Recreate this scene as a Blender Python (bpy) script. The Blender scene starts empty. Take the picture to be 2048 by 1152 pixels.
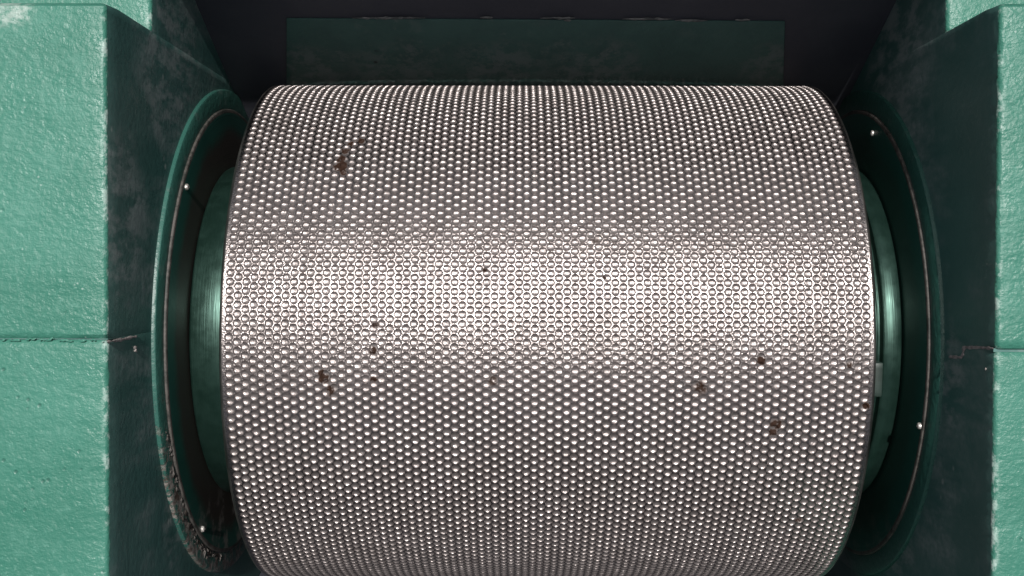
import bpy, bmesh, math, random
import numpy as np
from mathutils import Vector, Matrix
from mathutils import noise as mnoise

random.seed(7)
rng = np.random.default_rng(7)
sc = bpy.context.scene
C = sc.collection

# ------------------------------------------------------------------ units
S = 0.20            # roller radius in metres; shapes below are laid out in roller radii
ZC = 0.56           # height of the roller axis above the shop floor

# ------------------------------------------------------------------ camera
F_PX = 2156.5
CAM = np.array([-0.0884, 0.2555, 4.491])
PIT, YAW, ROL = 0.0181, -0.0073, -0.0027
def rotm(p, y, r):
    cp, sp, cy, sy, cr, sr = math.cos(p), math.sin(p), math.cos(y), math.sin(y), math.cos(r), math.sin(r)
    return (np.array([[cr, -sr, 0], [sr, cr, 0], [0, 0, 1]]) @ np.array([[1, 0, 0], [0, cp, -sp], [0, sp, cp]])
            @ np.array([[cy, 0, sy], [0, 1, 0], [-sy, 0, cy]]))
RM = rotm(PIT, YAW, ROL)
cd = bpy.data.cameras.new('camera'); cam = bpy.data.objects.new('camera', cd); C.objects.link(cam)
cd.sensor_width = 36.0; cd.lens = F_PX / 2048 * 36.0; cd.clip_start = 0.01; cd.clip_end = 200
m4 = Matrix([list(RM.T[0]) + [0], list(RM.T[1]) + [0], list(RM.T[2]) + [0], [0, 0, 0, 1]])
cam.matrix_world = Matrix.Translation((CAM[0] * S, CAM[1] * S, CAM[2] * S + ZC)) @ m4
sc.camera = cam

# ------------------------------------------------------------------ light
SUN = Vector((0.032, 0.305, 0.945)).normalized()
w = bpy.data.worlds.new('World'); sc.world = w; w.use_nodes = True
nt = w.node_tree; nt.nodes.clear()
sky = nt.nodes.new('ShaderNodeTexSky'); sky.sky_type = 'NISHITA'; sky.sun_disc = False
sky.sun_elevation = math.asin(SUN.z); sky.sun_rotation = math.atan2(SUN.x, SUN.y)
sky.air_density = 1.0; sky.dust_density = 5.0
hs = nt.nodes.new('ShaderNodeHueSaturation'); hs.inputs['Saturation'].default_value = 0.45
bg = nt.nodes.new('ShaderNodeBackground'); bg.inputs[1].default_value = 0.07
wo = nt.nodes.new('ShaderNodeOutputWorld')
nt.links.new(sky.outputs[0], hs.inputs['Color']); nt.links.new(hs.outputs[0], bg.inputs[0]); nt.links.new(bg.outputs[0], wo.inputs[0])
sd = bpy.data.lights.new('sun', 'SUN'); sd.energy = 4.4; sd.angle = math.radians(0.53); sd.color = (1.0, 0.972, 0.94)
so = bpy.data.objects.new('sun', sd); C.objects.link(so)
so.rotation_euler = SUN.to_track_quat('Z', 'Y').to_euler(); so.location = (0, 0.6, 3)
vs = sc.view_settings
vs.view_transform = 'Standard'; vs.look = 'None'; vs.gamma = 1.0; vs.exposure = 0.0; vs.use_curve_mapping = False
sc.cycles.max_bounces = 6; sc.cycles.caustics_reflective = False
sc.render.resolution_x = 1024; sc.render.resolution_y = 576

# ------------------------------------------------------------------ pixel helpers (photo pixels -> points, in radii)
def ray(px, py):
    d = np.array([(px - 1024) / F_PX, (576 - py) / F_PX, -1.0])
    return RM.T @ d
def on_x(px, py, x):
    d = ray(px, py); t = (x - CAM[0]) / d[0]; return CAM + t * d
def on_z(px, py, z):
    d = ray(px, py); t = (z - CAM[2]) / d[2]; return CAM + t * d
def on_roll(px, py, r=1.0):
    d = ray(px, py); a = d[1]**2 + d[2]**2; b = CAM[1]*d[1] + CAM[2]*d[2]; c = CAM[1]**2 + CAM[2]**2 - r*r
    t = (-b - math.sqrt(max(b*b - a*c, 0))) / a; return CAM + t * d
def W(p):           # radii -> metres in the world
    return (p[0] * S, p[1] * S, p[2] * S + ZC)

# ------------------------------------------------------------------ material kit
class NG:
    def __init__(s, name):
        s.m = bpy.data.materials.new(name); s.m.use_nodes = True
        s.t = s.m.node_tree; s.b = s.t.nodes['Principled BSDF']; s._co = None
    def n(s, t, **k):
        x = s.t.nodes.new(t)
        for a, v in k.items(): setattr(x, a, v)
        return x
    def l(s, a, b): s.t.links.new(a, b)
    def set(s, node, sock, v):
        if hasattr(v, 'is_linked') or hasattr(v, 'links'): s.l(v, node.inputs[sock])
        else: node.inputs[sock].default_value = v
    @property
    def co(s):
        if s._co is None:
            g = s.n('ShaderNodeNewGeometry'); s._co = g.outputs['Position']
        return s._co
    def scaled(s, sx, sy, sz, off=(0, 0, 0)):
        mp = s.n('ShaderNodeMapping'); mp.inputs['Scale'].default_value = (sx, sy, sz); mp.inputs['Location'].default_value = off
        s.l(s.co, mp.inputs[0]); return mp.outputs[0]
    def noise(s, scale, detail=3, rough=.55, co=None, dist=0.0):
        x = s.n('ShaderNodeTexNoise'); x.inputs['Scale'].default_value = scale; x.inputs['Detail'].default_value = detail
        x.inputs['Roughness'].default_value = rough; x.inputs['Distortion'].default_value = dist
        s.l(co if co is not None else s.co, x.inputs['Vector']); return x.outputs['Fac']
    def voro(s, scale, feature='F1', co=None, rand=1.0):
        x = s.n('ShaderNodeTexVoronoi', feature=feature); x.inputs['Scale'].default_value = scale
        x.inputs['Randomness'].default_value = rand
        s.l(co if co is not None else s.co, x.inputs['Vector']); return x.outputs['Distance']
    def ramp(s, v, lo, hi, a=0.0, b=1.0):
        x = s.n('ShaderNodeMapRange'); x.interpolation_type = 'SMOOTHSTEP'
        for i, q in enumerate((v, lo, hi, a, b)): s.set(x, i, q)
        return x.outputs[0]
    def math(s, op, a, b=0.0, clamp=False):
        x = s.n('ShaderNodeMath', operation=op); x.use_clamp = clamp; s.set(x, 0, a); s.set(x, 1, b); return x.outputs[0]
    def mix(s, f, a, b):
        x = s.n('ShaderNodeMix', data_type='RGBA'); s.set(x, 0, f)
        for i, v in ((6, a), (7, b)):
            if isinstance(v, tuple): x.inputs[i].default_value = (*v, 1) if len(v) == 3 else v
            else: s.l(v, x.inputs[i])
        return x.outputs[2]
    def bump(s, h, strength, dist, prev=None):
        x = s.n('ShaderNodeBump'); x.inputs['Strength'].default_value = strength; x.inputs['Distance'].default_value = dist
        s.l(h, x.inputs['Height'])
        if prev is not None: s.l(prev, x.inputs['Normal'])
        return x.outputs[0]
    def near(s, p, rad, nz=None, amp=0.0):     # soft ball mask round a point given in radii
        x = s.n('ShaderNodeVectorMath', operation='DISTANCE'); s.l(s.co, x.inputs[0]); x.inputs[1].default_value = W(p)
        d = x.outputs['Value']
        if nz is not None:
            d = s.math('ADD', d, s.math('MULTIPLY', s.math('SUBTRACT', nz, 0.5), amp * S))
        return s.ramp(d, rad * S, rad * S * .45)
    def xyz(s):
        x = s.n('ShaderNodeSeparateXYZ'); s.l(s.co, x.inputs[0]); return x.outputs
    def out(s, col, rough, metal=0.0, normal=None, spec=.5, coat=0.0):
        s.set(s.b, 'Base Color', col if not isinstance(col, tuple) else (*col, 1)); s.set(s.b, 'Roughness', rough)
        s.set(s.b, 'Metallic', metal); s.set(s.b, 'Specular IOR Level', spec)
        if coat: s.set(s.b, 'Coat Weight', coat); s.set(s.b, 'Coat Roughness', .12)
        if normal is not None: s.l(normal, s.b.inputs['Normal'])
        return s.m

# lumpy brush-painted casting
g = NG('green_paint_on_casting')
n1 = g.noise(9, 4, .6); n2 = g.noise(60, 4, .65)
col = g.mix(g.ramp(n1, .32, .68), (.034, .150, .108), (.054, .192, .144))
col = g.mix(g.math('MULTIPLY', g.ramp(n2, .52, .8), .35), col, (.105, .27, .215))
col = g.mix(g.math('MULTIPLY', g.ramp(g.noise(330, 4, .7), .56, .74), .45), col, (.13, .30, .245))
spk = g.math('MULTIPLY', g.ramp(g.voro(150), .24, .08), g.ramp(g.noise(26, 3, .6), .56, .66))
col = g.mix(g.math('MULTIPLY', spk, .55), col, (.022, .075, .058))
fle = g.math('MULTIPLY', g.ramp(g.voro(260), .24, .08), g.ramp(g.noise(40, 3, .6, g.scaled(1, 1, 1, (3, 1, 2))), .60, .68))
col = g.mix(g.math('MULTIPLY', fle, .6), col, (.36, .46, .42))
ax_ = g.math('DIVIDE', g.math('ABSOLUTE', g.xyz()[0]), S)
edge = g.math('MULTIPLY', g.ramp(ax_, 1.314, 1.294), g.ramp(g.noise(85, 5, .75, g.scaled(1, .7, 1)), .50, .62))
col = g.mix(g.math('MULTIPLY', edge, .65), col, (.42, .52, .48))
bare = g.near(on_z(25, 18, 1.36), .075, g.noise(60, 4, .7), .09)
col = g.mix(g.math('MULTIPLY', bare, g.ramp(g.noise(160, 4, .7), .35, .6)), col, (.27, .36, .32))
h = g.math('ADD', g.math('MULTIPLY', g.noise(240, 3, .55, g.scaled(1.0, 1.25, 1.0)), .62), g.math('MULTIPLY', g.noise(620, 2, .6), .22))
h = g.math('ADD', h, g.math('MULTIPLY', g.noise(75, 2), .40))
h = g.math('SUBTRACT', h, g.math('MULTIPLY', spk, .3))
nm = g.bump(h, .55, .0022)
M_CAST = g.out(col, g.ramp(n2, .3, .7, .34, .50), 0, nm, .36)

# smoother paint of the inner faces, dusty and smeared
g = NG('green_paint_inner_face')
n1 = g.noise(7, 4); zs = g.scaled(1, 1.0, .22)
st = g.noise(30, 5, .65, zs); fine = g.noise(190, 3, .6)
col = g.mix(g.ramp(n1, .3, .7), (.044, .126, .110), (.062, .160, .142))
dust = g.math('MULTIPLY', g.ramp(st, .40, .66), g.ramp(g.noise(9, 5, .65), .40, .64))
dust = g.math('MULTIPLY', dust, g.ramp(fine, .3, .65, .35, 1.0))
nd = g.noise(24, 5, .7)
for (px, py, sd_, rad) in ((345, 130, -1, .42), (1800, 110, 1, .40), (250, 430, -1, .30), (1790, 170, 1, .22), (1900, 760, 1, .22), (355, 1040, -1, .20), (1800, 1110, 1, .22)):
    k_ = g.math('MULTIPLY', g.near(on_x(px, py, sd_ * 1.291), rad, nd, rad * 1.2), g.ramp(g.noise(70, 5, .7, g.scaled(1, 1, .45)), .40, .62))
    dust = g.math('MAXIMUM', dust, g.math('MULTIPLY', k_, .9))
col = g.mix(g.math('MULTIPLY', dust, .72), col, (.30, .34, .33))
spk = g.math('MULTIPLY', g.ramp(g.voro(75), .20, .08), g.ramp(g.noise(21, 2), .60, .68))
col = g.mix(g.math('MULTIPLY', spk, .7), col, (.35, .40, .37))
nm = g.bump(g.math('ADD', fine, g.noise(50, 3)), .22, .0012)
M_WALL = g.out(col, g.ramp(st, .3, .7, .42, .62), 0, nm, .45)

# flange ring paint with chips on the lower left
def ring_paint(name, chipped):
    g = NG(name)
    fine = g.noise(170, 3, .6); n1 = g.noise(14, 3)
    col = g.mix(g.ramp(n1, .3, .7), (.022, .088, .070), (.032, .115, .092))
    col = g.mix(g.math('MULTIPLY', g.ramp(g.noise(40, 5, .7), .55, .75), .55), col, (.15, .18, .17))
    if chipped:
        y = g.xyz()[1]
        where = g.ramp(y, -.02 * S, -.55 * S)
        ch = g.ramp(g.math('ADD', g.noise(120, 6, .75), g.math('MULTIPLY', where, .12)), .58, .66)
        ch = g.math('MULTIPLY', ch, where)
        col = g.mix(ch, col, g.mix(g.ramp(fine, .35, .65), (.075, .055, .045), (.26, .24, .22)))
        hh = g.math('ADD', fine, g.math('MULTIPLY', ch, -1.2))
    else: hh = fine
    return g.out(col, .42, 0, g.bump(hh, .5, .0014), .5)
M_RINGL = ring_paint('green_paint_chipped_ring', True)
M_RINGR = ring_paint('green_paint_ring', False)

# bearing cover discs, turned finish under greasy paint
def disc_mat(name, brown, xside):
    g = NG(name)
    X = g.xyz(); yy = g.math('POWER', g.math('ABSOLUTE', X[1]), 2.0); zz = g.math('POWER', g.math('ABSOLUTE', g.math('SUBTRACT', X[2], ZC)), 2.0)
    r = g.math('DIVIDE', g.math('SQRT', g.math('ADD', yy, zz)), S)
    cb = g.n('ShaderNodeCombineXYZ'); g.l(r, cb.inputs[0])
    groove = g.noise(150, 3, .7, cb.outputs[0])
    nz = g.noise(22, 4, .6)
    col = g.mix(g.ramp(nz, .35, .65), (.014, .085, .066), (.020, .105, .082))
    rr = g.math('ADD', r, g.math('MULTIPLY', g.math('SUBTRACT', nz, .5), .10))
    col = g.mix(g.math('MULTIPLY', g.ramp(rr, .845, .775), brown), col, (.050, .044, .038))
    gm = g.math('MULTIPLY', g.ramp(X[1], -.55 * S, -.75 * S), g.ramp(g.noise(48, 5, .7), .50, .62))
    col = g.mix(g.math('MULTIPLY', gm, .8 * brown), col, (.24, .23, .21))
    nm = g.bump(groove, .35, .0006)
    return g.out(col, .46, 0, nm, .4)
M_DISCL = disc_mat('greasy_brown_cover', 1.0, -1)
M_DISCR = disc_mat('dark_green_cover', .25, 1)

# hub, brushed green enamel
g = NG('green_enamel_hub')
X = g.xyz()
lines = g.noise(900, 2, .6, g.scaled(1, .03, .03)); nz = g.noise(90, 4, .65)
col = g.mix(g.ramp(nz, .3, .7), (.017, .046, .035), (.024, .060, .047))
col = g.mix(g.math('MULTIPLY', g.ramp(g.noise(210, 3), .62, .72), .5), col, (.02, .05, .04))
M_HUB = g.out(col, g.ramp(nz, .3, .7, .30, .42), .66, g.bump(lines, .25, .0006), .6)

# roller steel with brown stains
spots = [(683, 330, .030, 1.0), (681, 316, .022, .9), (690, 300, .018, .7), (700, 286, .016, .6), (722, 281, .014, 1.0),
         (686, 344, .014, .8), (1523, 721, .017, 2.0), (648, 758, .026, .7), (660, 780, .022, .6), (643, 745, .014, .7),
         (750, 650, .020, .45), (745, 700, .020, .55), (748, 760, .018, .5), (1552, 850, .024, .6), (1545, 865, .020, .5),
         (1733, 812, .014, .9), (1400, 775, .030, .45), (985, 762, .022, .4), (1210, 556, .011, .9), (970, 540, .012, .5),
         (1600, 1040, .020, .5), (1700, 730, .014, .5), (1192, 480, .018, .35)]
def steel(name, c0, c1, dark, r0, r1, metal):
    g = NG(name)
    fine = g.noise(520, 3, .7); mid = g.noise(60, 4, .6); big = g.noise(14, 4, .6)
    col = g.mix(g.ramp(mid, .3, .7), c0, c1)
    col = g.mix(g.math('MULTIPLY', g.ramp(fine, .52, .75), .35), col, dark)
    col = g.mix(g.math('MULTIPLY', g.ramp(big, .45, .75), .30), col, dark)
    stain = None; nsp = g.noise(330, 4, .75); nb = g.noise(110, 3, .6)
    for (px, py, rad, k) in spots:
        q = g.math('MULTIPLY', g.near(on_roll(px, py), rad, nb, rad * 1.5), k)
        stain = q if stain is None else g.math('MAXIMUM', stain, q)
    stain = g.math('MULTIPLY', g.math('MULTIPLY', stain, 2.3), g.ramp(nsp, .30, .50), clamp=True)
    # faint brownish residue drawn out round the roller
    res = g.math('MULTIPLY', g.ramp(g.noise(30, 5, .7, g.scaled(1.6, .5, .5)), .56, .74), g.ramp(nsp, .40, .60))
    stain = g.math('MAXIMUM', stain, g.math('MULTIPLY', res, .28))
    col = g.mix(stain, col, (.030, .016, .011))
    met = g.ramp(stain, .1, .8, metal, .02)
    rough = g.math('ADD', g.math('ADD', g.ramp(fine, .3, .7, r0, r1), g.ramp(big, .35, .7, 0, .05)), g.math('MULTIPLY', stain, .35))
    nm = g.bump(g.math('ADD', fine, g.math('MULTIPLY', g.noise(1100, 2), .6)), .45, .0006)
    return g.out(col, rough, met, nm, g.ramp(stain, .1, .8, .5, .08))
M_LAND = steel('worn_land_steel', (.225, .202, .196), (.290, .262, .255), (.20, .175, .168), .20, .29, 1.0)
M_STEEL = steel('dimple_satin_steel', (.225, .199, .192), (.285, .254, .246), (.145, .125, .117), .26, .36, .80)

g = NG('turned_rim_steel')
fine = g.noise(420, 3, .7, g.scaled(1, .08, .08)); n2 = g.noise(60, 4, .6)
col = g.mix(g.ramp(n2, .35, .65), (.30, .275, .26), (.40, .37, .35))
M_RIM = g.out(col, g.ramp(fine, .3, .7, .30, .45), 1.0, g.bump(fine, .25, .0005), .5)

# hopper plates: blue-black coated steel, dusty
g = NG('blue_black_plate')
n1 = g.noise(16, 4); col = g.mix(g.ramp(n1, .35, .7), (.062, .065, .082), (.084, .087, .104))
M_DARK = g.out(col, .62, 0, g.bump(g.noise(140, 3), .3, .001), .4)

# green wear plate
g = NG('worn_green_plate')
n1 = g.noise(26, 5, .65); fine = g.noise(160, 3, .65)
col = g.mix(g.ramp(n1, .35, .65), (.046, .110, .098), (.060, .138, .122))
sc1 = g.math('MULTIPLY', g.ramp(g.noise(46, 5, .7), .53, .66), g.ramp(g.noise(9, 2), .40, .58))
for (px, py, rad) in ((600, 150, .10), (620, 90, .08), (590, 165, .07), (1540, 120, .09), (1550, 60, .06), (800, 165, .12), (1000, 170, .12), (1200, 168, .12)):
    p_ = on_z(px, py, .12)
    sc1 = g.math('MAXIMUM', sc1, g.math('MULTIPLY', g.near(p_, rad * 2.2, n1, rad * 2), g.ramp(g.noise(75, 5, .7), .42, .60)))
col = g.mix(g.math('MULTIPLY', sc1, .55), col, (.20, .235, .23))
col = g.mix(g.math('MULTIPLY', g.ramp(g.voro(60), .16, .06), g.ramp(g.noise(18, 2, .5), .58, .64)), col, (.008, .012, .012))
M_PLATE = g.out(col, .5, 0, g.bump(g.math('ADD', fine, n1), .4, .0016), .45)

g = NG('bare_scuffed_edge')
n1 = g.noise(120, 4, .7)
M_SCUFF = g.out(g.mix(g.ramp(n1, .4, .6), (.10, .11, .11), (.26, .26, .25)), .6, 0, g.bump(n1, .5, .001), .4)
g = NG('worn_lip_metal')
n1 = g.noise(110, 5, .7); n2 = g.noise(15, 3)
M_LIP = g.out(g.mix(g.ramp(g.math('ADD', n1, g.math('MULTIPLY', n2, .4)), .55, .8), (.030, .032, .028), (.095, .086, .078)), .6, 0, g.bump(n1, .5, .001), .4)
g = NG('caked_grime')
n1 = g.noise(90, 4, .7)
M_GRIME = g.out(g.mix(g.ramp(n1, .4, .62), (.055, .045, .038), (.20, .185, .17)), .9, 0, g.bump(n1, .5, .001), .2)
g = NG('pinkish_putty')
n1 = g.noise(220, 4, .7)
M_PUTTY = g.out(g.mix(g.ramp(n1, .35, .65), (.22, .20, .19), (.44, .39, .37)), .7, 0, g.bump(n1, .6, .0012), .3)
g = NG('screw_steel')
n1 = g.noise(300, 4, .7)
M_SCREW = g.out(g.mix(g.ramp(n1, .4, .62), (.42, .39, .36), (.75, .71, .68)), .4, .55, g.bump(n1, .5, .0008), .5)
g = NG('pale_green_tab')
n1 = g.noise(120, 3)
M_TAB = g.out(g.mix(g.ramp(n1, .4, .6), (.012, .024, .019), (.018, .033, .027)), .5, .0, g.bump(n1, .3, .0006), .5)

# ------------------------------------------------------------------ mesh kit (all coordinates in radii)
def link(name, me, mat, parent, smooth=True):
    me.materials.append(mat)
    if smooth: me.polygons.foreach_set('use_smooth', [True] * len(me.polygons))
    o = bpy.data.objects.new(name, me); C.objects.link(o); o.parent = parent
    return o
def mesh(name, verts, faces, mat, parent, smooth=True, sharp=None):
    me = bpy.data.meshes.new(name)
    v = (np.asarray(verts, float) * S)
    me.from_pydata(v.tolist(), [], faces); me.update()
    o = link(name, me, mat, parent, smooth)
    if sharp is not None: me.set_sharp_from_angle(angle=math.radians(sharp))
    return o
def root(name, loc, label, cat):
    o = bpy.data.objects.new(name, None); C.objects.link(o); o.location = loc
    o['label'] = label; o['category'] = cat; o.empty_display_size = .05
    return o
def lathe(name, prof, mat, parent, seg=256, sharp=28, sx=1):
    """prof: list of (x, r); spun round the X axis"""
    V = []; F = []
    th = np.linspace(0, 2 * math.pi, seg, endpoint=False)
    for (x, r) in prof:
        for t in th: V.append((x * sx, r * math.sin(t), r * math.cos(t)))
    for i in range(len(prof) - 1):
        for k in range(seg):
            a = i * seg + k; b = i * seg + (k + 1) % seg
            f = (a, b, b + seg, a + seg)
            F.append(f if sx < 0 else f[::-1])
    return mesh(name, V, F, mat, parent, True, sharp)
def fbm(x, y=0., z=0.): return mnoise.fractal(Vector((x, y, z)), .8, 2.0, 4)

# ------------------------------------------------------------------ housing
AX = (0, 0, ZC)
housing = root('machine_housing', (0, 0, ZC),
               'green painted cast machine housing with two thick side walls around the steel roller', 'machine housing')
XW = 1.291; ZT = 1.36; ZS = 0.975; ZB = -2.8; YSEAM_L = .046; YSEAM_R = .022; YE = 1.025
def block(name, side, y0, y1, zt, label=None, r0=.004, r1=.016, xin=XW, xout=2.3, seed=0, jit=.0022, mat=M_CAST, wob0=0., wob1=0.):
    """a wall block: cross-section in XZ with a rounded worn inner top edge, lofted along Y; only the top of the loft wanders"""
    n = max(12, int((y1 - y0) / .012)); ys = np.linspace(y0, y1, n)
    rb = .014; arcs = 5
    V = []; F = []; mats = []
    for i, y in enumerate(ys):
        e0 = max(0., 1 - (y - y0) / r0); e1 = max(0., 1 - (y1 - y) / r1)
        d = r0 * (1 - math.sqrt(max(0, 1 - e0 * e0))) + r1 * (1 - math.sqrt(max(0, 1 - e1 * e1)))
        jx = jit * fbm(y * 14, seed, 1.) + .5 * jit * fbm(y * 45, seed, 5.)
        jz = jit * fbm(y * 10, seed, 9.)
        row = [(xin, y, ZB), (xin, y, zt - .10)]
        rr = rb * (1 + .5 * fbm(y * 22, seed, 3.))
        for a in range(arcs):
            t = a / (arcs - 1) * math.pi / 2
            row.append((xin + jx * (a / (arcs - 1) * .6 + .4) + d * .7 + rr * (1 - math.cos(t)), y, zt - d + jz - rr * (1 - math.sin(t))))
        for k in range(1, 9):
            xx = xin + rb * 2 + (xout - xin - rb * 2) * (k / 8) ** 1.5
            row.append((xx, y, zt - d + jz * (1 - k / 8)))
        row.append((xout, y, ZB))
        for k, p in enumerate(row):
            yy = p[1]
            if i == 0: yy += wob0 * fbm(p[0] * 9, seed, 2.)
            if i == n - 1: yy += wob1 * fbm(p[0] * 9, seed, 7.)
            V.append((p[0] * side, yy, p[2]))
    m = len(row)
    for i in range(n - 1):
        for k in range(m - 1):
            f = (i * m + k, i * m + k + 1, (i + 1) * m + k + 1, (i + 1) * m + k)
            F.append(f if side < 0 else f[::-1]); mats.append(1 if k < 2 else 0)
        f = (i * m + m - 1, i * m, (i + 1) * m, (i + 1) * m + m - 1)
        F.append(f if side < 0 else f[::-1]); mats.append(1)
    e = tuple(range(m)); F.append(e[::-1] if side < 0 else e); mats.append(1)
    e = tuple((n - 1) * m + k for k in range(m)); F.append(e if side < 0 else e[::-1]); mats.append(0)
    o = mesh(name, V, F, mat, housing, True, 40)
    o.data.materials.append(M_WALL)
    o.data.polygons.foreach_set('material_index', mats)
    if label: o['label'] = label
    return o
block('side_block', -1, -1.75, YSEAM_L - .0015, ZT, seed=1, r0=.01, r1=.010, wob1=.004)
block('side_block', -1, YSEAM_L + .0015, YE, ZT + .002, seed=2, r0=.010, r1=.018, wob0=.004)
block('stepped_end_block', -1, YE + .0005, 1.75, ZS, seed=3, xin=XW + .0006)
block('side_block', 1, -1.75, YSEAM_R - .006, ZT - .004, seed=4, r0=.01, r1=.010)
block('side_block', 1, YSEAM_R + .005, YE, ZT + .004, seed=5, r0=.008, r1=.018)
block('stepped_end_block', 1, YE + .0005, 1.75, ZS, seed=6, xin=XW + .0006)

def slab(name, pts, nrm, thick, mat, parent, bev=.006, label=None):
    """a plate from a polygon (radii), given thickness against its normal, with bevelled edges"""
    bm = bmesh.new()
    nrm = Vector(nrm).normalized()
    a = [bm.verts.new(Vector(p) * S) for p in pts]; b = [bm.verts.new((Vector(p) - nrm * thick) * S) for p in pts]
    bm.faces.new(a); bm.faces.new(b[::-1]); k = len(a)
    for i in range(k): bm.faces.new((a[i], b[i], b[(i + 1) % k], a[(i + 1) % k]))
    bmesh.ops.recalc_face_normals(bm, faces=bm.faces)
    if bev: bmesh.ops.bevel(bm, geom=list(bm.edges), offset=bev * S, segments=2, affect='EDGES', profile=.5)
    me = bpy.data.meshes.new(name); bm.to_mesh(me); bm.free()
    o = link(name, me, mat, parent, True); me.set_sharp_from_angle(angle=math.radians(50))
    if label: o['label'] = label
    return o

# sloping hopper plate behind the roller: its line on the side wall is read off the photo
A = on_x(390, 0, -XW); B = on_x(457, 158, -XW)
sy, sz = A[1] - B[1], A[2] - B[2]
HN = Vector((0, -sz, sy)).normalized()
def hop(z, off=0.0, x=0.0): return (x, B[1] + sy / sz * (z - B[2]) + HN.y * off, z + HN.z * off)
zt_h = .62; yh = hop(zt_h)[1]
slab('hopper_plate', [hop(-1.3, 0, -XW - .004), hop(-1.3, 0, XW + .004), hop(zt_h, 0, XW + .004), hop(zt_h, 0, -XW - .004)], HN, .05, M_DARK, housing, 0,
     'blue-black sloping plate behind the roller')
slab('rear_shade_wall', [(-XW + .003, yh + .012, .58), (XW - .003, yh + .012, .58), (XW - .003, yh + .012, .985), (-XW + .003, yh + .012, .985)], (0, -1, 0), .06, M_WALL, housing, .006)  # out of view, added to keep the sun off the hopper plate
# green wear plate on the hopper plate
def on_hop(px, py, off):
    d = ray(px, py); p0 = np.array(hop(0, off)); n = np.array(HN)
    t = ((p0 - CAM) @ n) / (d @ n); return tuple(CAM + t * d)
TH = .008
tl, tr = on_hop(573, 38, TH), on_hop(1570, 44, TH)
bl, br = on_hop(573, 200, TH), on_hop(1566, 200, TH)
wp = slab('wear_plate', [bl, br, tr, tl], HN, TH - .0012, M_PLATE, housing, .002, 'scuffed dark green plate behind the roller')
# scuffed paint remnants along its upper edge
for (x0, x1, y) in [(705, 850, 36), (960, 985, 35), (1080, 1150, 36), (1128, 1142, 41), (1245, 1345, 38), (1350, 1415, 41), (1470, 1500, 40)]:
    V = []; F = []; n = max(4, (x1 - x0) // 6)
    for i in range(n + 1):
        px = x0 + (x1 - x0) * i / n; k = math.sin(math.pi * min(max(i / n, .04), .96)) ** .5
        up = (2.0 + 2.2 * fbm(px * .09, y, 1)) * k; dn = (2.6 + 2.6 * fbm(px * .08, y, 4)) * k
        a = on_hop(px, y - max(up, .3), TH + .0012); c = on_hop(px, y, TH + .004); b = on_hop(px, y + max(dn, .3), TH + .0012)
        V += [a, c, b]
    for i in range(n):
        q = i * 3; F += [(q, q + 1, q + 4, q + 3), (q + 1, q + 2, q + 5, q + 4)]
    mesh('paint_remnant', V, F, M_SCUFF, wp)
# opposite hopper plate below the frame and a bottom tray, closing the pit
slab('hopper_plate', [(-XW + .002, -1.05, -1.3), (XW - .002, -1.05, -1.3), (XW - .002, -1.34, .85), (-XW + .002, -1.34, .85)], (0, .99, .13), .05, M_DARK, housing, .003)
slab('bottom_tray', [(-XW + .002, -1.30, -1.32), (XW - .002, -1.30, -1.32), (XW - .002, 1.2, -1.32), (-XW + .002, 1.2, -1.32)], (0, 0, 1), .05, M_DARK, housing, .003)

slab('sky_blocker', [(-XW + .003, -1.37, .70), (XW - .003, -1.37, .70), (XW - .003, -1.37, 2.35), (-XW + .003, -1.37, 2.35)], (0, 1, 0), .06, M_DARK, housing, .006)  # unseen dark board, added to block sky so the lower roller reflects darker
slab('green_reflector', [(1.10, -1.02, .10), (1.288, -1.02, .10), (1.288, -1.36, 1.33), (1.10, -1.36, 1.33)], (0, 1.23, .34), .08, M_CAST, housing, .006)  # unseen sloped slab, added to give the roller's right end a green reflection
# packing in the joint between the halves of each side wall
for sd_, ys_, g0, g1, dz in ((-1, YSEAM_L, .0014, .0014, .006), (1, YSEAM_R, .0058, .0048, .016)):
    bm = bmesh.new()
    for v_ in bmesh.ops.create_cube(bm, size=1)['verts']:
        v_.co = Vector((sd_ * (1.79 + v_.co.x * .997 * 1.0), ys_ + (g1 if v_.co.y > 0 else -g0), (ZT - dz) if v_.co.z > 0 else ZB + .01)) * S
    bmesh.ops.recalc_face_normals(bm, faces=bm.faces)
    me_ = bpy.data.meshes.new('joint_packing'); bm.to_mesh(me_); bm.free(); link('joint_packing', me_, M_WALL, housing, False)
# flanges: raised ring, turned cover disc, screws
def flange(side, ringm, discm, label, angs, mesh_src=None):
    xw = XW; xf = 1.276
    ring = lathe('flange_ring', [(xw + .01, .984), (xf + .008, .984), (xf + .003, .981), (xf, .974), (xf, .9075)][::1],
                 ringm, housing, 320, 32, side)
    ring['label'] = label
    lathe('worn_lip', [(xf + .004, .9065), (xf - .0045, .906), (xf - .0068, .9045), (xf - .0078, .902), (xf - .008, .891)], M_LIP, ring, 320, 60, side)
    disc = lathe('cover_disc', [(xf - .008, .891), (xf - .008, .66), (xf + .02, .655)], discm, ring, 256, 32, side)
    for (a, r) in angs:
        t = math.radians(a)
        V = []; F = []; seg = 10
        prof = [(.0, .0115), (.006, .0115), (.0095, .009), (.0105, .0045), (.0085, .004), (.0085, 0.0001)]
        for (hx, rr) in prof:
            for k in range(seg):
                u = 2 * math.pi * k / seg; wv = 1 + .08 * fbm(k * 1.7, a)
                V.append((side * (xf - .008 - hx), r * math.sin(t) + rr * wv * math.cos(u), r * math.cos(t) + rr * wv * math.sin(u)))
        for i in range(len(prof) - 1):
            for k in range(seg):
                p = i * seg + k; q = i * seg + (k + 1) % seg
                F.append((p, q, q + seg, p + seg) if side < 0 else (p, p + seg, q + seg, q))
        mesh('screw', V, F, M_SCREW, ring, True, 40)
    return ring
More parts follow.
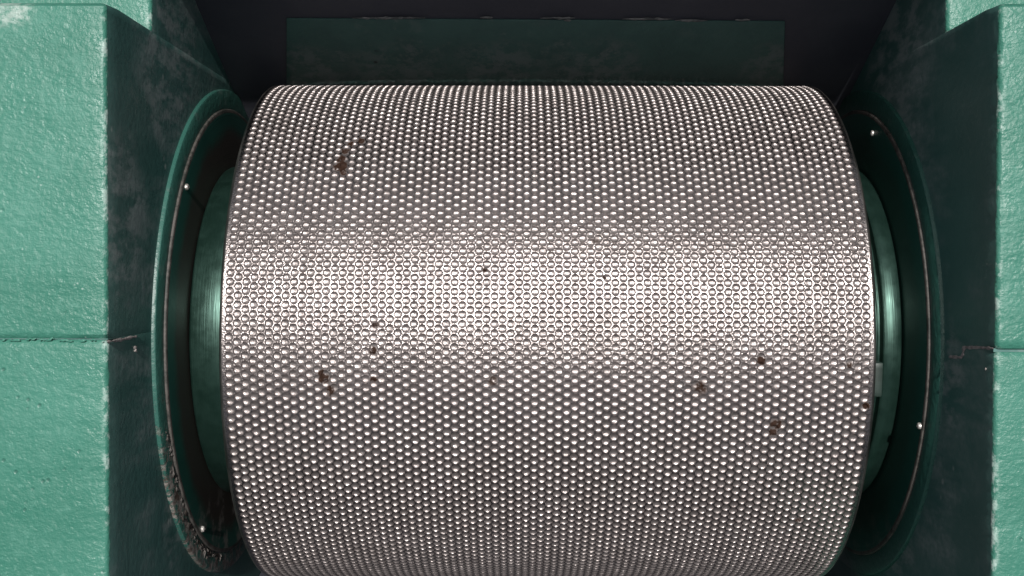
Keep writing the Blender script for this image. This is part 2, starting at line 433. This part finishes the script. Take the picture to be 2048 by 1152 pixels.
def grime(ring):
    V = []; F = []; xf = 1.276
    for k in range(120):
        a = math.radians(-16 - 62 * rng.random() ** .8); rr = .915 + abs(rng.normal(0, .018)); q = len(V)
        sz = .002 + .008 * rng.random() ** 2.5
        c0 = np.array([-(xf - .001), rr * math.sin(a), rr * math.cos(a)])
        P = np.array([[1, 0, 0], [-1, 0, 0], [0, 1, 0], [0, -1, 0], [0, 0, 1], [0, 0, -1.]]) * sz * (.6 + .8 * rng.random((6, 1)))
        P[:, 0] *= .5; P[:, 1] *= .5 + rng.random() * 1.4; P[:, 2] *= .8 + rng.random() * 1.2
        V += [tuple(c0 + p) for p in P]
        F += [(q + i, q + j, q + m_) for i, j, m_ in ((0, 2, 4), (2, 1, 4), (1, 3, 4), (3, 0, 4), (2, 0, 5), (1, 2, 5), (3, 1, 5), (0, 3, 5))]
    o = mesh('caked_grime', V, F, M_GRIME, ring, False); o['kind'] = 'stuff'
ringl = flange(-1, M_RINGL, M_DISCL, 'round flange ring with chipped paint on its lower rim', [(38.1, .875), (-54.6, .878), (128, .878), (-142, .878)])
grime(ringl)
flange(1, M_RINGR, M_DISCR, 'round dark green flange ring with smooth rim', [(67.1, .845), (-18, .884), (158, .87), (-112, .87)])

# putty lines where the halves of the side walls meet
def putty(name, pts, side, wd):
    V = []; F = []; P = []
    xw = side * (XW - .0004)
    for i in range(len(pts) - 1):
        n = max(3, int(math.dist(pts[i], pts[i + 1]) / 3))
        for k in range(n + (i == len(pts) - 2)):
            t = k / n; P.append((pts[i][0] * (1 - t) + pts[i + 1][0] * t, pts[i][1] * (1 - t) + pts[i + 1][1] * t))
    n = len(P)
    for i, p in enumerate(P):
        a = P[max(i - 1, 0)]; b = P[min(i + 1, n - 1)]
        dx, dy = b[0] - a[0], b[1] - a[1]; L = math.hypot(dx, dy) or 1; nx, ny = -dy / L, dx / L
        w_ = wd * (.75 + .7 * fbm(i * .45, wd, side)) * (1 if 0 < i < n - 1 else .3); w_ = max(w_, .4)
        j = .8 * fbm(i * .6, 3, side)
        l = on_x(p[0] + nx * (w_ + j), p[1] + ny * (w_ + j), xw); c = on_x(p[0] + nx * j, p[1] + ny * j, xw - side * .0035); r = on_x(p[0] - nx * (w_ - j), p[1] - ny * (w_ - j), xw)
        V += [tuple(l), tuple(c), tuple(r)]
    for i in range(n - 1):
        q = i * 3; F += [(q, q + 1, q + 4, q + 3), (q + 1, q + 2, q + 5, q + 4)]
    return mesh(name, V, F, M_PUTTY, housing)
def seam_bead(pts, z, wd, mat, name):
    V = []; F = []
    for i, (px, py) in enumerate(pts):
        e = .25 if i in (0, len(pts) - 1) else 1
        u_ = max(.5, wd * (.8 + .9 * fbm(px * .11, py, 2))) * e; d_ = max(.5, wd * (.8 + .9 * fbm(px * .13, py, 6))) * e
        j = 2.2 * fbm(px * .05, 1, wd)
        V += [tuple(on_z(px, py + j - u_, z)), tuple(on_z(px, py + j, z + .004 * e)), tuple(on_z(px, py + j + d_, z))]
    for i in range(len(pts) - 1):
        q = i * 3; F += [(q, q + 1, q + 4, q + 3), (q + 1, q + 2, q + 5, q + 4)]
    return mesh(name, V, F, mat, housing)
x_ = 2
while x_ < 205:
    L_ = int(10 + 28 * rng.random())
    y_ = 681 + 3.5 * (rng.random() - .5) + (x_ - 100) * .006
    seam_bead([(x_ + k * 3, y_ - (2.5 if rng.random() < .15 else 0)) for k in range(max(3, min(L_, 207 - x_) // 3))], ZT + .0008, 1.6 + 1.8 * rng.random(), M_CAST, 'paint_bead')
    x_ += L_ + int(2 + 7 * rng.random())
putty('putty_line', [(214, 684), (232, 681), (250, 678), (264, 674), (274, 673)], -1, 3.6)
putty('putty_line', [(269, 692), (273, 699), (270, 704)], -1, 4.0)
putty('putty_line', [(1988, 697), (1960, 695), (1928, 695), (1926, 706), (1924, 715), (1908, 714), (1897, 714)], 1, 3.6)
putty('putty_line', [(1971, 735), (1971, 741)], 1, 3.0)

# ------------------------------------------------------------------ roller
roller = root('dimpled_roller', (0, 0, ZC),
              'wide steel roller covered in small round dimples between the green side walls', 'roller')
NR = 208; NC = 80
v = 2 * math.pi / NR; cx = v * math.sqrt(3) / 2
def dimpled_shell():
    i = np.arange(NC); j = np.arange(NR)
    I, J = np.meshgrid(i, j, indexing='ij'); I = I.ravel(); J = J.ravel(); n = len(I)
    colx = (I - (NC - 1) / 2) * cx
    thc = (J + .5 * (I % 2)) * v
    # hexagon corners on an integer lattice so that neighbours share them
    offs = [(2, 0), (1, 2), (-1, 2), (-2, 0), (-1, -2), (1, -2)]
    ky = 4 * NR
    keys = np.stack([np.stack([3 * I + a, (4 * J + 2 * (I % 2) + b) % ky], 1) for a, b in offs], 1)      # n,6,2
    flat = (keys[..., 0] + 8) * ky + keys[..., 1]
    u, inv = np.unique(flat.ravel(), return_inverse=True); inv = inv.reshape(n, 6)
    ux = ((u // ky) - 8) / 3.0; ux = (ux - (NC - 1) / 2) * cx; ut = (u % ky) / 4.0 * v
    # slight unevenness of the rolled pattern
    cj = rng.normal(0, .008 * v, NC)[I] + rng.normal(0, .006 * v, n); tj = rng.normal(0, .007 * v, n)
    rad = .487 * v * (1 + rng.normal(0, .012, n)); deep = .53 * rad * (1 + rng.normal(0, .05, n))
    SEG = 18
    a = np.arange(SEG) * 2 * math.pi / SEG
    rings = [1.0, .955, .76, .42]                   # share of the dimple radius
    def depth(q):                                   # a cup flatter across the roller than round it, deepest above its middle
        uu = q * np.cos(a); ww = q * np.sin(a); w0 = .12
        wp_ = np.where(ww > w0, (ww - w0) / (1 - w0), (ww - w0) / (1 + w0))
        return np.maximum(1 - np.abs(wp_)**3 - .28 * uu**2, 0) if q < 1 else np.zeros(SEG)
    vx = [ux]; vt = [ut]; vr = [np.ones(len(u))]
    base = len(u); idx = []
    for q in rings:
        rr = rad * q * .95; rw = np.minimum(rad * q * 1.015, .499 * v); dep = deep[:, None] * depth(q)[None, :]
        vx.append((colx + cj)[:, None] + rr[:, None] * np.cos(a)); vt.append((thc + tj)[:, None] + rw[:, None] * np.sin(a))
        vr.append(1 - dep)
        idx.append(base + np.arange(n * SEG).reshape(n, SEG)); base += n * SEG
    vx.append(colx + cj); vt.append(thc + tj); vr.append(1 - deep * (1 - (.12 / 1.12)**3)); cen = base + np.arange(n); base += n
    tris = []; quads = []
    # land: hexagon corner k (at 60k degrees) to ring vertices 3k .. 3k+3
    for k in range(6):
        c0 = inv[:, k]; c1 = inv[:, (k + 1) % 6]; rv = [idx[0][:, (3 * k + t) % SEG] for t in range(4)]
        tris += [np.stack([c0, rv[1], rv[0]], 1), np.stack([c0, rv[2], rv[1]], 1), np.stack([c0, c1, rv[2]], 1), np.stack([c1, rv[3], rv[2]], 1)]
    for p in range(len(rings) - 1):
        for k in range(SEG):
            k2 = (k + 1) % SEG
            quads.append(np.stack([idx[p][:, k], idx[p][:, k2], idx[p + 1][:, k2], idx[p + 1][:, k]], 1))
    for k in range(SEG): tris.append(np.stack([idx[-1][:, k], idx[-1][:, (k + 1) % SEG], cen], 1))
    # smooth margins out to the rims
    look = {int(q): s for s, q in enumerate(u)}
    XE = 1.0565
    for sgn, ci in ((-1, 0), (1, NC - 1)):
        loop = []
        for jj in range(NR):
            b = 4 * jj + 2 * (ci % 2)
            loop.append(look[(3 * ci + sgn * 1 + 8) * ky + (b - 2) % ky]); loop.append(look[(3 * ci + sgn * 2 + 8) * ky + b % ky])
        ring = base + np.arange(2 * NR); base += 2 * NR
        lt = ut[loop]; vx.append(np.full(2 * NR, sgn * XE)); vt.append(lt); vr.append(np.ones(2 * NR))
        lp = np.array(loop); l2 = np.roll(lp, -1); r2 = np.roll(ring, -1)
        q = np.stack([lp, l2, r2, ring], 1); quads.append(q if sgn < 0 else q[:, ::-1])
    X = np.concatenate([q.ravel() for q in vx]); T = np.concatenate([q.ravel() for q in vt]); Rr = np.concatenate([q.ravel() for q in vr])
    co = np.stack([X, Rr * np.sin(T), Rr * np.cos(T)], 1) * S
    tr = np.concatenate(tris); qd = np.concatenate(quads)
    me = bpy.data.meshes.new('dimpled_shell')
    me.vertices.add(len(co)); me.vertices.foreach_set('co', co.ravel().astype(np.float32))
    li = np.concatenate([tr.ravel(), qd.ravel()]).astype(np.int32)
    me.loops.add(len(li)); me.loops.foreach_set('vertex_index', li)
    npol = len(tr) + len(qd)
    ls = np.concatenate([np.arange(len(tr)) * 3, len(tr) * 3 + np.arange(len(qd)) * 4]).astype(np.int32)
    global SHELL_IDX
    nland = 24 * n; nmarg = 4 * NR
    SHELL_IDX = np.concatenate([np.zeros(nland), np.ones(len(tr) - nland), np.ones(len(qd) - nmarg), np.zeros(nmarg)]).astype(np.int32)
    me.polygons.add(npol); me.polygons.foreach_set('loop_start', ls)
    me.update(calc_edges=True); me.validate()
    ev = np.zeros(len(me.edges) * 2, np.int32); me.edges.foreach_get('vertices', ev); ev = ev.reshape(-1, 2)
    lo, hi = len(u), len(u) + n * SEG               # rims of the dimples stay crisp
    me.attributes.new('sharp_edge', 'BOOLEAN', 'EDGE').data.foreach_set('value', ((ev >= lo) & (ev < hi)).all(1))
    return me
me = dimpled_shell()
o = link('dimpled_shell', me, M_LAND, roller)
me.materials.append(M_STEEL); me.polygons.foreach_set('material_index', SHELL_IDX)
# face orientation check: the shell must look outwards
bm = bmesh.new(); bm.from_mesh(me); f = next(iter(bm.faces)); c = f.calc_center_median()
if f.normal.dot(Vector((0, c.y, c.z))) < 0:
    me.flip_normals()
bm.free()
for sgn in (-1, 1):
    lathe('end_rim', [(1.0562, 1.0004), (1.0605, .9995), (1.0645, .996), (1.0675, .990), (1.069, .982), (1.069, .90), (1.066, .885), (1.05, .88), (1.05, .66)], M_RIM, roller, 416, 40, sgn)
hubl = lathe('hub', [(1.04, .672), (1.058, .672), (1.062, .668), (1.064, .660), (1.068, .660), (1.070, .668), (1.076, .673), (1.2555, .673), (1.262, .670), (1.2655, .663), (1.2655, .640)], M_HUB, roller, 256, 40, -1)
hubr = lathe('hub', [(1.04, .668), (1.130, .668), (1.134, .664), (1.136, .655), (1.146, .655), (1.148, .662), (1.152, .666), (1.176, .666), (1.182, .660), (1.186, .645), (1.194, .645), (1.197, .672), (1.203, .677), (1.2555, .677), (1.262, .674), (1.2655, .665), (1.2655, .640)], M_HUB, roller, 256, 40, 1)
# locking ring and tab on the right-hand end
lathe('retaining_ring', [(1.066, .955), (1.076, .955), (1.080, .950), (1.080, .86), (1.066, .858)], M_RIM, roller, 256, 40, 1)
def tab():
    a0, a1 = -9.6, -2.9
    bm = bmesh.new(); cols = []
    for k in range(7):
        t = math.radians(a0 + (a1 - a0) * k / 6)
        cols.append([bm.verts.new(Vector((x, r * math.sin(t), r * math.cos(t))) * S) for (x, r) in ((1.071, .90), (1.071, .972), (1.098, .972), (1.098, .90))])
    for k in range(6):
        for q in range(4): bm.faces.new((cols[k][q], cols[k][(q + 1) % 4], cols[k + 1][(q + 1) % 4], cols[k + 1][q]))
    bm.faces.new(cols[0][::-1]); bm.faces.new(cols[-1])
    bmesh.ops.recalc_face_normals(bm, faces=bm.faces)
    bmesh.ops.bevel(bm, geom=[e for e in bm.edges if e.calc_face_angle(0) > .6], offset=.003 * S, segments=2, affect='EDGES', profile=.5)
    me = bpy.data.meshes.new('lock_tab'); bm.to_mesh(me); bm.free()
    o = link('lock_tab', me, M_TAB, roller); me.set_sharp_from_angle(angle=math.radians(50)); o['label'] = 'small pale green locking tab at the roller end'
tab()
